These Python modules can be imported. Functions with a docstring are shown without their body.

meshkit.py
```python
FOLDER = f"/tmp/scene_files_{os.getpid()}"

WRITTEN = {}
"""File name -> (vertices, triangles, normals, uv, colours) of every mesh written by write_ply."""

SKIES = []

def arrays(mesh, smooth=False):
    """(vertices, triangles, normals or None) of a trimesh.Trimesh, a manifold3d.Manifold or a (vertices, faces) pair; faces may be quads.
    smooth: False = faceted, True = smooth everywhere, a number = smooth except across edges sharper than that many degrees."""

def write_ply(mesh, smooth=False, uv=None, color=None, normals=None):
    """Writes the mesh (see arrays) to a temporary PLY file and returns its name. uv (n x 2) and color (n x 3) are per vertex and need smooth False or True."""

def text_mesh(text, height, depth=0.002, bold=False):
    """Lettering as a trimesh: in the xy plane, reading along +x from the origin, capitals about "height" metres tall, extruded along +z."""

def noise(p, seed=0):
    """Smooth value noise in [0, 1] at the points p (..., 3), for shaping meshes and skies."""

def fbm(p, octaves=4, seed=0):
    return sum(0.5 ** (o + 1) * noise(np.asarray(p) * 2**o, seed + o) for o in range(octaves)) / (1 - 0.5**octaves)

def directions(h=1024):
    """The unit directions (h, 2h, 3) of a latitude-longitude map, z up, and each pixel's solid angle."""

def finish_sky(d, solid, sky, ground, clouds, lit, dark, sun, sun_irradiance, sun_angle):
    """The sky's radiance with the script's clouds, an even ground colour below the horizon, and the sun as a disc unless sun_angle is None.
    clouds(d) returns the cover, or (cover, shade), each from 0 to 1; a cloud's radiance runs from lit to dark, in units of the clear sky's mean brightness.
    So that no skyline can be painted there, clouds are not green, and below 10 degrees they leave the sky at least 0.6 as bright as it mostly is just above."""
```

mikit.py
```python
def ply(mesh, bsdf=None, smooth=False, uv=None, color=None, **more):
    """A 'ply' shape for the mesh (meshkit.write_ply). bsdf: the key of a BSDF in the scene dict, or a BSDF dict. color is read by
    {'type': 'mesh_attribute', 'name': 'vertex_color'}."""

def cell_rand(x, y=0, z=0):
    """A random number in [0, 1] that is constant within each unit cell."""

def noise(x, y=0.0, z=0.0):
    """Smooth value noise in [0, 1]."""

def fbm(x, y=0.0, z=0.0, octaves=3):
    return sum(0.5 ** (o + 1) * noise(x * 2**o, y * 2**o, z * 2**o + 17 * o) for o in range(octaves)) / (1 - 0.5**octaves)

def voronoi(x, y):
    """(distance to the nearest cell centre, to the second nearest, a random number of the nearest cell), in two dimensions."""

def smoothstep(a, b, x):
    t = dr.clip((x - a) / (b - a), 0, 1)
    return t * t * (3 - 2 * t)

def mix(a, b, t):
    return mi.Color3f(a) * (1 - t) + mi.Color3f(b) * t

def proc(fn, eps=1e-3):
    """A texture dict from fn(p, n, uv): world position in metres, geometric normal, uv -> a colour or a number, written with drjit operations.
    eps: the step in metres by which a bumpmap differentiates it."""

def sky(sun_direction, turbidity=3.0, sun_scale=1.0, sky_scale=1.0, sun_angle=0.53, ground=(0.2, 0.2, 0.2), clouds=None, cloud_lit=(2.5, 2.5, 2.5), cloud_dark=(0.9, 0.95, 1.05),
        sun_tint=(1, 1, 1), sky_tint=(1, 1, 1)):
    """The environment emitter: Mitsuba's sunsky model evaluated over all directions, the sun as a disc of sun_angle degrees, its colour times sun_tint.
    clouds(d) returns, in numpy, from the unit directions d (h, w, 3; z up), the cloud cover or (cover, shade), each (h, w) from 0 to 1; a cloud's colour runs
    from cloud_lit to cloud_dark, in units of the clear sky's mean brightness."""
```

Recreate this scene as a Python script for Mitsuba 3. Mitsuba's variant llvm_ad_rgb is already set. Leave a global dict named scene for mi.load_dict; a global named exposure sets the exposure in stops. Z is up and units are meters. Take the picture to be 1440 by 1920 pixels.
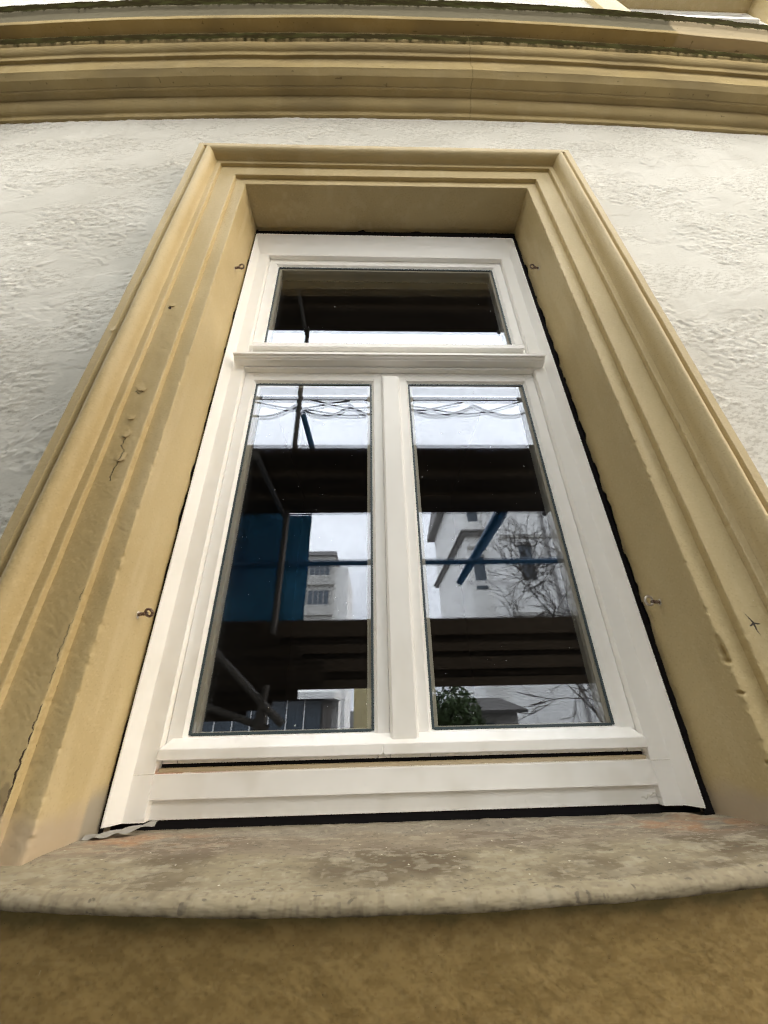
import math, random
import numpy as np, trimesh, drjit as dr
import mitsuba as mi
import mikit, meshkit
from mikit import proc, noise, fbm, smoothstep, mix, voronoi, cell_rand

T = mi.ScalarTransform4f
scene, labels = {}, {}

# ------------------------------------------------------------------ camera, sky, exposure
CAM = np.array([-0.075, -0.938, 0.183])
FWD = np.array([0.033, 0.8823, 0.4694]); UPV = np.array([0.0061, -0.4697, 0.8828])
scene['camera'] = {'type': 'perspective', 'fov': 91.62, 'fov_axis': 'x', 'near_clip': 0.02, 'far_clip': 3000.0,
                   'to_world': T().look_at(origin=CAM.tolist(), target=(CAM + FWD).tolist(), up=UPV.tolist())}


def overcast(d):
    """an overcast sky, about three times as bright overhead as at the horizon, with soft cloud"""
    n = meshkit.fbm(d * np.array([3.0, 3.0, 5.0]) + 7.0, 4, 3)
    return np.ones(d.shape[:2]), np.clip(1.0 - np.clip(d[..., 2], 0, 1) * 1.05 + (n - 0.5) * 0.7, 0, 1)


scene['sky'] = mikit.sky((0.93, -0.26, 0.32), turbidity=4, sun_scale=0.075, sun_angle=40, clouds=overcast,
                         cloud_lit=(4.7, 4.68, 4.45), cloud_dark=(1.56, 1.55, 1.50), ground=(0.06, 0.058, 0.055), sun_tint=(1.0, 0.96, 0.88))
exposure = 3.92


# ------------------------------------------------------------------ materials
def ref(k):
    return {'type': 'ref', 'id': k}


def two(b):
    return {'type': 'twosided', 'bsdf': b}


def bump(b, fn, scale, eps=1e-3):
    return {'type': 'bumpmap', 'texture': proc(fn, eps), 'scale': scale, 'bsdf': b}


def prin(col, rough=0.6, spec=0.4, **k):
    c = col if isinstance(col, dict) else {'type': 'rgb', 'value': list(col)}
    return {'type': 'principled', 'base_color': c, 'roughness': rough, 'specular': spec, **k}


def seg(px, pz, ax, az, bx, bz):
    """distance in the facade plane from (px, pz) to the segment a-b"""
    dx, dz = bx - ax, bz - az
    t = dr.clip(((px - ax) * dx + (pz - az) * dz) / (dx * dx + dz * dz), 0, 1)
    return dr.sqrt(dr.square(px - ax - t * dx) + dr.square(pz - az - t * dz))


def c_stucco(p, n, uv):
    a = fbm(p.x * 3, p.y * 3, p.z * 3, 3)
    u, v = p.x + 0.35 * p.z, p.z - 0.25 * p.x
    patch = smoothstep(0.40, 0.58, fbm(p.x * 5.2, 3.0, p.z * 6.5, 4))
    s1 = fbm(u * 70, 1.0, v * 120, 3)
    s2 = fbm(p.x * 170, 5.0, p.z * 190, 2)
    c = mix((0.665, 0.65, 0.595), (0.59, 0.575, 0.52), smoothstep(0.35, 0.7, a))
    c = mix(c, (0.46, 0.44, 0.385), 0.75 * smoothstep(0.55, 0.66, s1) * (0.12 + 0.88 * patch))  # shade of the pits and scratches painted into the render colour
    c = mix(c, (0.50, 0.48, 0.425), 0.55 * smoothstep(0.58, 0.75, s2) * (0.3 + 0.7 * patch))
    c = mix(c, (0.80, 0.79, 0.74), 0.4 * smoothstep(0.42, 0.30, s1) * patch)
    st = fbm(p.x * 26, 2.0, p.z * 1.6, 3)
    c = mix(c, (0.57, 0.55, 0.49), 0.35 * smoothstep(0.55, 0.75, st))
    return mix(c, (0.22, 0.17, 0.11), 0.7 * smoothstep(0.985, 0.995, noise(p.x * 45, 9.0, p.z * 60)))


def b_stucco(p, n, uv):
    return fbm(p.x * 120, p.y * 120, p.z * 150, 2) + 0.4 * noise(p.x * 420, p.y * 420, p.z * 420)


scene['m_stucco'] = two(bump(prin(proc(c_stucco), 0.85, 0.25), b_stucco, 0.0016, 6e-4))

OCH, OCH2 = (0.505, 0.402, 0.210), (0.455, 0.355, 0.176)


def ochre(p):
    a = fbm(p.x * 4 + 3, p.y * 4, p.z * 2.2, 3)
    g = fbm(p.x * 70, p.y * 70, p.z * 26, 2)
    c = mix(OCH, OCH2, smoothstep(0.38, 0.68, a))
    c = mix(c, (0.52, 0.42, 0.24), 0.22 * smoothstep(0.6, 0.78, g))
    k = fbm(p.x * 20, p.y * 20, p.z * 2.5, 3)
    c = mix(c, (0.56, 0.46, 0.275), 0.45 * smoothstep(0.52, 0.72, k))
    f = noise(p.x * 330, p.y * 330, p.z * 260)
    c = mix(c, (0.60, 0.49, 0.29), 0.22 * smoothstep(0.55, 0.9, noise(p.x * 240 + 9, p.y * 240, p.z * 200)))
    return mix(c, (0.30, 0.21, 0.09), 0.20 * smoothstep(0.60, 0.92, f))


def c_surround(p, n, uv):
    c = ochre(p)
    w = 0.004 * (noise(p.z * 48, 3.0) - 0.5) + 0.006 * (noise(p.z * 13, 8.0) - 0.5) + 0.004 * (noise(p.z * 170, 6.0) - 0.5)
    left = smoothstep(-0.150, -0.155, p.y)
    # a long crack down the step of the left jamb, wider towards the sill
    d = dr.abs(p.x + 0.658 + w)
    left = left * smoothstep(0.6, 0.9, dr.abs(n.y))
    wid = 0.0002 + 0.0016 * smoothstep(0.24, 0.05, p.z)
    on = left * smoothstep(0.46, 0.38, p.z) * smoothstep(0.30, 0.42, noise(p.z * 17, 5.0) + 0.55 * smoothstep(0.35, 0.1, p.z))
    c = mix(c, (0.05, 0.032, 0.018), on * smoothstep(wid + 0.0009, wid, d))
    c = mix(c, (0.22, 0.17, 0.10), 0.65 * on * smoothstep(0.20, 0.12, p.z) * smoothstep(0.024, 0.006, dr.abs(p.x + 0.664 + w * 2)) * smoothstep(0.35, 0.6, fbm(p.x * 60, p.z * 40, 0.0, 2)))
    # star crack on the right jamb
    jx, jz = p.x + 0.004 * (noise(p.z * 120, 2.0) - 0.5), p.z + 0.004 * (noise(p.x * 120, 4.0) - 0.5)
    s = dr.minimum(seg(jx, jz, 0.697, 0.322, 0.686, 0.350), dr.minimum(seg(jx, jz, 0.697, 0.322, 0.702, 0.296), seg(jx, jz, 0.697, 0.322, 0.709, 0.322)))
    s = dr.minimum(s, seg(jx, jz, 0.697, 0.322, 0.689, 0.318))
    r = dr.sqrt(dr.square(p.x - 0.697) + dr.square(p.z - 0.322))
    c = mix(c, (0.04, 0.03, 0.02), left * smoothstep(0.0034, 0.0014, s + r * 0.10))
    q1 = dr.minimum(seg(jx, jz, -0.709, 0.957, -0.697, 0.951), seg(jx, jz, -0.697, 0.951, -0.691, 0.958))
    q1 = dr.minimum(q1, dr.minimum(seg(jx, jz, -0.700, 0.806, -0.690, 0.795), seg(jx, jz, -0.690, 0.795, -0.694, 0.775)))
    q1 = dr.minimum(q1, dr.minimum(seg(jx, jz, -0.694, 0.775, -0.683, 0.762), seg(jx, jz, -0.683, 0.762, -0.684, 0.728)))
    q1 = dr.minimum(q1, dr.minimum(seg(jx, jz, -0.684, 0.728, -0.690, 0.700), seg(jx, jz, -0.690, 0.700, -0.689, 0.672)))
    c = mix(c, (0.06, 0.045, 0.025), left * smoothstep(0.0016, 0.0006, q1))
    hole = dr.sqrt(dr.square(jx + 0.7075) + dr.square((jz - 1.318) * 0.8))
    c = mix(c, (0.03, 0.02, 0.012), left * smoothstep(0.0060, 0.0040, hole))
    # lime bloom and bare plaster close to the stone sill
    low = smoothstep(0.055, 0.012, p.z + 0.05 * (fbm(p.x * 22, p.y * 22, p.z * 22, 2) - 0.5))
    c = mix(c, (0.43, 0.35, 0.26), 0.75 * low)
    pat = smoothstep(0.075, 0.03, p.z - 0.14 * (p.y + 0.03)) * smoothstep(0.02, -0.01, dr.abs(p.x + 0.612) - 0.01) * smoothstep(-0.055, -0.04, p.y)
    return mix(c, (0.30, 0.275, 0.22), 0.8 * pat)


def b_ochre(p, n, uv):
    return fbm(p.x * 170, p.y * 170, p.z * 140, 3) + 0.9 * fbm(p.x * 30, p.y * 30, p.z * 12, 2)


scene['m_surround'] = two(bump(prin(proc(c_surround), 0.55, 0.35), b_ochre, 0.0014, 8e-4))


def c_apron(p, n, uv):
    c = mix(ochre(p), (0.28, 0.19, 0.066), 0.88)  # ochre darkened here to carry the shade under the sill
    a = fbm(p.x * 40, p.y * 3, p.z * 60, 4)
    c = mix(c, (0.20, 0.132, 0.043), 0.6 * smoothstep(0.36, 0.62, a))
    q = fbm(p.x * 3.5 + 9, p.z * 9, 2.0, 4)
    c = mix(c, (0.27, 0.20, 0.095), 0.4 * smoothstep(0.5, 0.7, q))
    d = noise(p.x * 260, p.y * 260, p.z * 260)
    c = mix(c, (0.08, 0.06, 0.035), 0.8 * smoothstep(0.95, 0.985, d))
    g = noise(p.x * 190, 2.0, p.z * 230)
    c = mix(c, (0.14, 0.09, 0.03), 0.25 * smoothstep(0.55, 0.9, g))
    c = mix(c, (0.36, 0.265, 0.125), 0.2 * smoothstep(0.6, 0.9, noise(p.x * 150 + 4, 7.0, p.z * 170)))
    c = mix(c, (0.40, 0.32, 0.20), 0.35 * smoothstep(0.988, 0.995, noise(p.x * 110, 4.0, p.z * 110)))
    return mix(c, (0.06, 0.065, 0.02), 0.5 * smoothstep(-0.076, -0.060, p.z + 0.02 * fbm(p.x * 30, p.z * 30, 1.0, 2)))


def b_apron(p, n, uv):
    return fbm(p.x * 90, p.y * 90, p.z * 110, 3) + 1.6 * fbm(p.x * 12, p.y * 9, p.z * 14, 2)


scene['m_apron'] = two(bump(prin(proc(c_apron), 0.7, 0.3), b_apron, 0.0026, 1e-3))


def c_cornice(p, n, uv):
    c = mix(ochre(p), (0.36, 0.27, 0.135), 0.35)
    g = fbm(p.x * 3 + 11, p.y * 3, p.z * 8, 3)
    c = mix(c, (0.30, 0.235, 0.13), 0.6 * smoothstep(0.45, 0.7, g))
    # cyma below the upper edge painted darker as down-facing shade, fresh render to the right of a ragged line
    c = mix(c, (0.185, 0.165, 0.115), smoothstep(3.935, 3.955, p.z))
    fresh = smoothstep(1.86, 1.885, p.x + 0.05 * (noise(p.z * 9, 2.0) - 0.5)) * smoothstep(3.6, 3.65, p.z)
    c = mix(c, (0.50, 0.41, 0.27), 0.8 * fresh)
    # moss and soot on the two drip edges
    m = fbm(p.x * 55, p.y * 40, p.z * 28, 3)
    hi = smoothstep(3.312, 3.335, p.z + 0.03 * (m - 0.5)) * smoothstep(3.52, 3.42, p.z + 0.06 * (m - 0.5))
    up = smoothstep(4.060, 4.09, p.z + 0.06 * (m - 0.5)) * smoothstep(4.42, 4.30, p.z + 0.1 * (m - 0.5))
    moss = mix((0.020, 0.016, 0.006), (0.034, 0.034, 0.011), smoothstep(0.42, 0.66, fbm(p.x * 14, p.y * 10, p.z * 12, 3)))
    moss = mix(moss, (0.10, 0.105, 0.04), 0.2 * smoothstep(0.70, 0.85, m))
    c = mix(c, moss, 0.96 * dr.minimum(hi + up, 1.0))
    j = dr.abs(p.x - 0.462 - 0.006 * (noise(p.z * 60, p.y * 40) - 0.5))
    c = mix(c, (0.17, 0.125, 0.065), 0.5 * smoothstep(0.0035, 0.0015, j) * smoothstep(3.5, 3.4, p.z))
    e = noise(p.x * 60, p.y * 60, p.z * 60)
    return mix(c, (0.12, 0.085, 0.045), 0.6 * smoothstep(0.92, 0.98, e))


def b_cornice(p, n, uv):
    return fbm(p.x * 60, p.y * 120, p.z * 120, 2) + 2 * fbm(p.x * 10, p.y * 40, p.z * 40, 2)


scene['m_cornice'] = two(bump({'type': 'diffuse', 'reflectance': proc(c_cornice)}, b_cornice, 0.0014, 1e-3))


def c_stone(p, n, uv):
    a = fbm(p.x * 8, p.y * 11, p.z * 11, 4)
    b = fbm(p.x * 40, p.y * 56, p.z * 56, 3)
    c = mix((0.275, 0.235, 0.155), (0.130, 0.101, 0.064), smoothstep(0.36, 0.66, a))
    c = mix(c, (0.34, 0.305, 0.225), 0.5 * smoothstep(0.52, 0.75, b))
    c = mix(c, (0.21, 0.165, 0.125), 0.55 * smoothstep(-0.17, -0.12, p.y + 0.05 * (b - 0.5)) * smoothstep(0.02, -0.05, p.y))
    mor = smoothstep(-0.075, -0.05, p.y + 0.10 * (fbm(p.x * 11, p.y * 11, 4.0, 3) - 0.5))
    c = mix(c, (0.235, 0.205, 0.16), 0.75 * mor)
    # brick-red dust swept to the two ends
    rl = smoothstep(0.16, 0.02, dr.sqrt(dr.square(p.x + 0.49) * 0.55 + dr.square(p.y + 0.065) * 5))
    rr = smoothstep(0.20, 0.02, dr.sqrt(dr.square(p.x - 0.52) * 0.8 + dr.square(p.y + 0.065) * 7))
    ro = fbm(p.x * 18 + 5, p.y * 30, 1.0, 3)
    c = mix(c, (0.34, 0.185, 0.095), 0.8 * dr.minimum(rl + rr, 1.0) * smoothstep(0.33, 0.6, ro))
    # worn pale nose with vertical run marks, black pits
    yy = p.y - 0.026 * dr.minimum(dr.square(p.x / 0.55), 2.5)
    nose = smoothstep(-0.246, -0.254, yy + 0.006 * (b - 0.5))
    st = fbm(p.x * 120, p.z * 30, 0.0, 3)
    c = mix(c, (0.345, 0.30, 0.205), 0.6 * nose)
    c = mix(c, (0.17, 0.14, 0.09), 0.45 * nose * smoothstep(0.5, 0.75, st) * smoothstep(0.35, 0.65, fbm(p.x * 9, p.z * 20, 3.0, 3)))
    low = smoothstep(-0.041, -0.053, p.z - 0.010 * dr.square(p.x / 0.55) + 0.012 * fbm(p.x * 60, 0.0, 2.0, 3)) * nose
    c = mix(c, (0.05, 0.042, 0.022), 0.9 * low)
    ju, jv = 0.7 * (fbm(p.x * 70, p.y * 90, 1.0, 2) - 0.5), 0.7 * (fbm(p.x * 70, p.y * 90, 8.0, 2) - 0.5)
    f1, f2, w = voronoi(p.x * 30 + ju, p.y * 60 + jv)
    c = mix(c, (0.10, 0.095, 0.075), 0.85 * smoothstep(0.26, 0.10, f1 + 0.35 * b) * smoothstep(0.62, 0.68, w) * (1 - 0.8 * nose))
    g1, g2, gw = voronoi(p.x * 95, p.y * 130)
    c = mix(c, (0.62, 0.58, 0.48), 0.9 * smoothstep(0.20, 0.12, g1) * smoothstep(0.982, 0.99, gw) * (1 - nose))
    d1, d2, dw = voronoi(p.x * 60 + 3 + 1.4 * ju, p.y * 150 + 1.4 * jv)
    c = mix(c, (0.13, 0.115, 0.085), 0.75 * smoothstep(0.30, 0.12, d1) * smoothstep(0.80, 0.86, dw))
    sk = fbm(p.x * 30, p.y * 90, 6.0, 3)
    c = mix(c, (0.17, 0.14, 0.10), 0.25 * smoothstep(0.55, 0.72, sk))
    c = mix(c, (0.36, 0.325, 0.245), 0.35 * smoothstep(0.42, 0.28, sk))
    gr = noise(p.x * 190, p.y * 260, p.z * 260)
    c = mix(c, (0.13, 0.105, 0.07), 0.35 * smoothstep(0.6, 0.92, gr))
    c = mix(c, (0.44, 0.39, 0.29), 0.25 * smoothstep(0.6, 0.9, noise(p.x * 140 + 3, p.y * 200, p.z * 200)))
    return c


def b_stone(p, n, uv):
    f1, f2, w = voronoi(p.x * 30, p.y * 60)
    return fbm(p.x * 90, p.y * 160, p.z * 160, 3) + 1.3 * fbm(p.x * 18, p.y * 40, p.z * 40, 2) - 0.4 * smoothstep(0.25, 0.05, f1) * smoothstep(0.55, 0.62, w)


scene['m_stone'] = two(bump(prin(proc(c_stone), 0.75, 0.3), b_stone, 0.0028, 8e-4))


def c_white(p, n, uv):
    a = fbm(p.x * 5, p.y * 5, p.z * 5, 2)
    c = mix((0.885, 0.873, 0.845), (0.865, 0.853, 0.82), a)
    dv = fbm(p.x * 9, p.y * 9, p.z * 5, 4)
    c = mix(c, (0.73, 0.70, 0.63), 0.45 * smoothstep(0.52, 0.72, dv) * smoothstep(0.9, 0.0, p.z))
    c = mix(c, (0.55, 0.50, 0.42), 0.5 * smoothstep(0.975, 0.99, noise(p.x * 120, p.y * 120, p.z * 120)))
    # rusty dust lying in the left end of the rain rail recess
    r = smoothstep(-0.30, -0.50, p.x) * smoothstep(0.088, 0.078, p.z) * smoothstep(0.066, 0.0725, p.z) * smoothstep(0.0305, 0.034, p.y)
    c = mix(c, (0.42, 0.17, 0.06), 0.8 * r * smoothstep(0.3, 0.6, fbm(p.x * 40, p.y * 30, 1.0, 2)))
    # smeared filler at the right end of the bottom rail
    jz = 0.006 + 0.13 * (p.x - 0.515) + 0.006 * (noise(p.x * 160, 1.0) - 0.5)
    s = smoothstep(0.0022, 0.0008, dr.abs(p.z - jz)) * smoothstep(0.50, 0.505, p.x) * smoothstep(0.585, 0.578, p.x) * smoothstep(0.03, 0.035, p.y)
    return mix(c, (0.50, 0.47, 0.41), 0.5 * s)


def b_white(p, n, uv):
    return fbm(p.x * 140, p.y * 140, p.z * 60, 2)


scene['m_white'] = two(bump(prin(proc(c_white), 0.36, 0.45), b_white, 0.00025, 8e-4))
scene['m_filler'] = two(prin((0.66, 0.64, 0.58), 0.8, 0.2))
scene['m_gasket'] = two(prin((0.045, 0.065, 0.075), 0.4, 0.5))
scene['m_spacer'] = two(prin((0.36, 0.34, 0.27), 0.5, 0.4))
scene['m_railmetal'] = two(prin((0.52, 0.43, 0.28), 0.5, 0.4))
scene['m_tape'] = two(prin((0.010, 0.009, 0.010), 0.9, 0.1))
scene['m_room'] = two(prin((0.05, 0.045, 0.04), 0.9, 0.1))
scene['m_pane'] = {'type': 'thindielectric', 'int_ior': 1.86, 'ext_ior': 1.0, 'specular_reflectance': {'type': 'rgb', 'value': [0.80, 0.865, 1.0]}}
scene['m_dust'] = two(prin((0.75, 0.75, 0.75), 0.9, 0.1))


def c_rust(p, n, uv):
    return mix((0.10, 0.055, 0.035), (0.26, 0.20, 0.16), smoothstep(0.4, 0.7, fbm(p.x * 300, p.y * 300, p.z * 300, 2)))


scene['m_rust'] = two(prin(proc(c_rust), 0.7, 0.4))
scene['m_zinc'] = two(prin((0.55, 0.50, 0.45), 0.4, 0.5, metallic=0.6))
scene['m_foil'] = two(prin((0.27, 0.26, 0.235), 0.5, 0.4))


def c_plank(p, n, uv):
    g = fbm(p.x * 3, p.y * 60, p.z * 60, 3)
    return mix((0.060, 0.045, 0.032), (0.030, 0.023, 0.018), smoothstep(0.3, 0.7, g))


scene['m_plank'] = two(prin(proc(c_plank), 0.8, 0.2))
scene['m_board'] = two(prin((0.105, 0.080, 0.058), 0.8, 0.2))
scene['m_steel'] = two(prin((0.16, 0.15, 0.14), 0.5, 0.5, metallic=0.4))
scene['m_blue'] = two(prin((0.02, 0.13, 0.30), 0.45, 0.5))
scene['m_bluetarp'] = two(prin(proc(lambda p, n, uv: mix((0.045, 0.26, 0.50), (0.020, 0.14, 0.33), smoothstep(0.3, 0.7, fbm(p.x * 4, p.z * 1.5, p.y * 2, 3)))), 0.6, 0.4))


scene['m_block_sheet'] = two(prin((0.05, 0.06, 0.05), 0.7, 0.2))


def c_net(p, n, uv):
    w = fbm(p.x * 5, p.z * 14, 0.0, 3)
    return mix((0.86, 0.87, 0.92), (0.76, 0.78, 0.86), w)


scene['m_net'] = {'type': 'mask', 'opacity': 0.22, 'bsdf': {'type': 'principledthin', 'base_color': proc(c_net), 'roughness': 0.7, 'diff_trans': 1.5, 'spec_trans': 0.0}}
scene['m_farwhite'] = two(prin((0.84, 0.83, 0.80), 0.8, 0.2))
scene['m_fargrey'] = two(prin((0.47, 0.455, 0.42), 0.8, 0.2))
scene['m_fartrim'] = two(prin((0.30, 0.29, 0.28), 0.8, 0.2))
scene['m_farglass'] = two(prin((0.07, 0.09, 0.11), 0.12, 0.6))
scene['m_yellow'] = two(prin((0.60, 0.50, 0.27), 0.8, 0.2))
scene['m_roof'] = two(prin((0.07, 0.065, 0.06), 0.7, 0.3))
scene['m_leaf'] = two(prin((0.045, 0.075, 0.02), 0.6, 0.3))
scene['m_bark'] = two(prin((0.06, 0.05, 0.04), 0.9, 0.1))


def c_ground(p, n, uv):
    return mix((0.045, 0.043, 0.042), (0.065, 0.062, 0.06), fbm(p.x * 2, p.y * 2, 0.0, 3))


scene['m_ground'] = two(prin(proc(c_ground), 0.9, 0.2))

# ------------------------------------------------------------------ mesh helpers


def key_of(name):
    if name not in scene:
        return name
    i = 1
    while f'{name}_{i:03d}' in scene:
        i += 1
    return f'{name}_{i:03d}'


def put(name, mesh, mat, smooth=False, **lab):
    k = key_of(name)
    scene[k] = mikit.ply(mesh, mat, smooth=smooth)
    if lab:
        labels[k] = lab
    return k


def cat(ms):
    return trimesh.util.concatenate(ms)


def box(x0, x1, y0, y1, z0, z1):
    m = trimesh.creation.box((x1 - x0, y1 - y0, z1 - z0))
    m.apply_translation(((x0 + x1) / 2, (y0 + y1) / 2, (z0 + z1) / 2))
    return m


def tube(a, b, r, n=12, r2=None):
    a, b = np.asarray(a, float), np.asarray(b, float)
    d = b - a
    L = np.linalg.norm(d)
    m = trimesh.creation.cylinder(r, L, sections=n)
    if r2 is not None:
        v = m.vertices.copy()
        s = np.where(v[:, 2] > 0, r2 / r, 1.0)
        v[:, :2] *= s[:, None]
        m.vertices = v
    m.apply_transform(trimesh.geometry.align_vectors([0, 0, 1], d / L))
    m.apply_translation((a + b) / 2)
    return m


def grid_mesh(P, close_u=False, flip=False):
    """P (n, m, 3) -> quad sheet as a trimesh"""
    n, m = P.shape[:2]
    i, j = np.meshgrid(np.arange(n - 1), np.arange(m - (0 if close_u else 1)), indexing='ij')
    j2 = (j + 1) % m
    q = np.stack([i * m + j, (i + 1) * m + j, (i + 1) * m + j2, i * m + j2], -1).reshape(-1, 4)
    if flip:
        q = q[:, ::-1]
    return trimesh.Trimesh(P.reshape(-1, 3), np.vstack([q[:, [0, 1, 2]], q[:, [0, 2, 3]]]), process=False)


def bend(x):
    """the facade is the outside of a wide round front: how far it falls back at x"""
    return 0.0105 * ((np.asarray(x) - 0.5) ** 2 - 0.25)


def dense(pts, step):
    pts = np.asarray(pts, float)
    out = [pts[0]]
    for a, b in zip(pts[:-1], pts[1:]):
        k = max(1, int(math.ceil(np.linalg.norm(b - a) / step)))
        out += [a + (b - a) * (t + 1) / k for t in range(k)]
    return np.array(out)


def arc(c, r0, r1, a0, a1, n=8):
    """elliptic arc points, angles in degrees; r0 along first axis, r1 along second"""
    t = np.radians(np.linspace(a0, a1, n))
    return [(c[0] + r0 * math.cos(u), c[1] + r1 * math.sin(u)) for u in t]


def wob(P, amp, scale, seed=0):
    q = P.reshape(-1, 3) * scale
    d = np.stack([meshkit.fbm(q + 13.7 * k, 3, seed + k) - 0.5 for k in range(3)], -1)
    return P + (2 * amp * d).reshape(P.shape)


# ------------------------------------------------------------------ the building: one thing, all the rest its parts
B = 'building'
labels[B] = {'label': 'rendered house front with ochre stone trim around a tall new white window', 'category': 'building'}

# --- wall of rough trowelled render
step = 0.0048
xs, zs = np.arange(-2.46, 2.4601, step), np.arange(-0.40, 3.0501, step)
X, Z = np.meshgrid(xs, zs, indexing='ij')
q = np.stack([X, X * 0, Z], -1)
lo = meshkit.fbm(q * 3.2, 3, 1)
pf = meshkit.fbm(q * np.array([4.6, 1, 6.0]) + 5, 4, 9)
patch = np.clip((pf - 0.47) / 0.09, 0, 1)
sl = np.stack([(X + 0.5 * Z), X * 0, (Z - 0.5 * X)], -1)
scr = meshkit.fbm(q * np.array([70, 1, 78.0]), 3, 4)
fine = meshkit.fbm(q * np.array([100, 1, 105.0]), 2, 14)
mid = meshkit.fbm(q * np.array([21, 1, 25.0]), 3, 44)
crumb = np.clip((meshkit.fbm(q * np.array([44, 1, 50.0]), 3, 52) - 0.55) / 0.07, 0, 1)
sw = meshkit.fbm(sl * np.array([6, 1, 12.0]), 3, 21)
lap = np.clip((meshkit.fbm(sl * np.array([3.0, 1, 6.0]) + 3, 4, 31) - 0.5) / 0.02, 0, 1)
h = 0.0018 * crumb * patch + 0.003 * (lo - 0.5) + 0.0008 * (sw - 0.5) + 0.0014 * lap + 0.0012 * (mid - 0.5) * (0.3 + patch) + patch * (-0.0014 * np.clip((scr - 0.52) / 0.09, 0, 1) + 0.0006 + 0.0026 * (fine - 0.5))
Y = -0.17 + bend(X) - h
P = np.stack([X, Y, Z], -1)
W = grid_mesh(P, flip=False)
cz = W.triangles_center
W.update_faces(~((np.abs(cz[:, 0]) < 0.79) & (cz[:, 2] < 2.37) & (cz[:, 2] > -0.30)))
W.remove_unreferenced_vertices()
outer = []
for x0, x1, z0, z1 in ((-9, -2.45, -1.65, 3.05), (2.45, 9, -1.65, 3.05), (-9, 9, 3.05, 4.0)):
    gx = np.linspace(x0, x1, 24)
    outer.append(grid_mesh(np.stack([np.stack([gx, -0.168 + bend(gx), gx * 0 + z], -1) for z in (z0, z1)], 1)))
put(B + '__wall', cat([W] + outer), 'm_stucco', smooth=True, label='rough white trowelled render wall')

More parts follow.
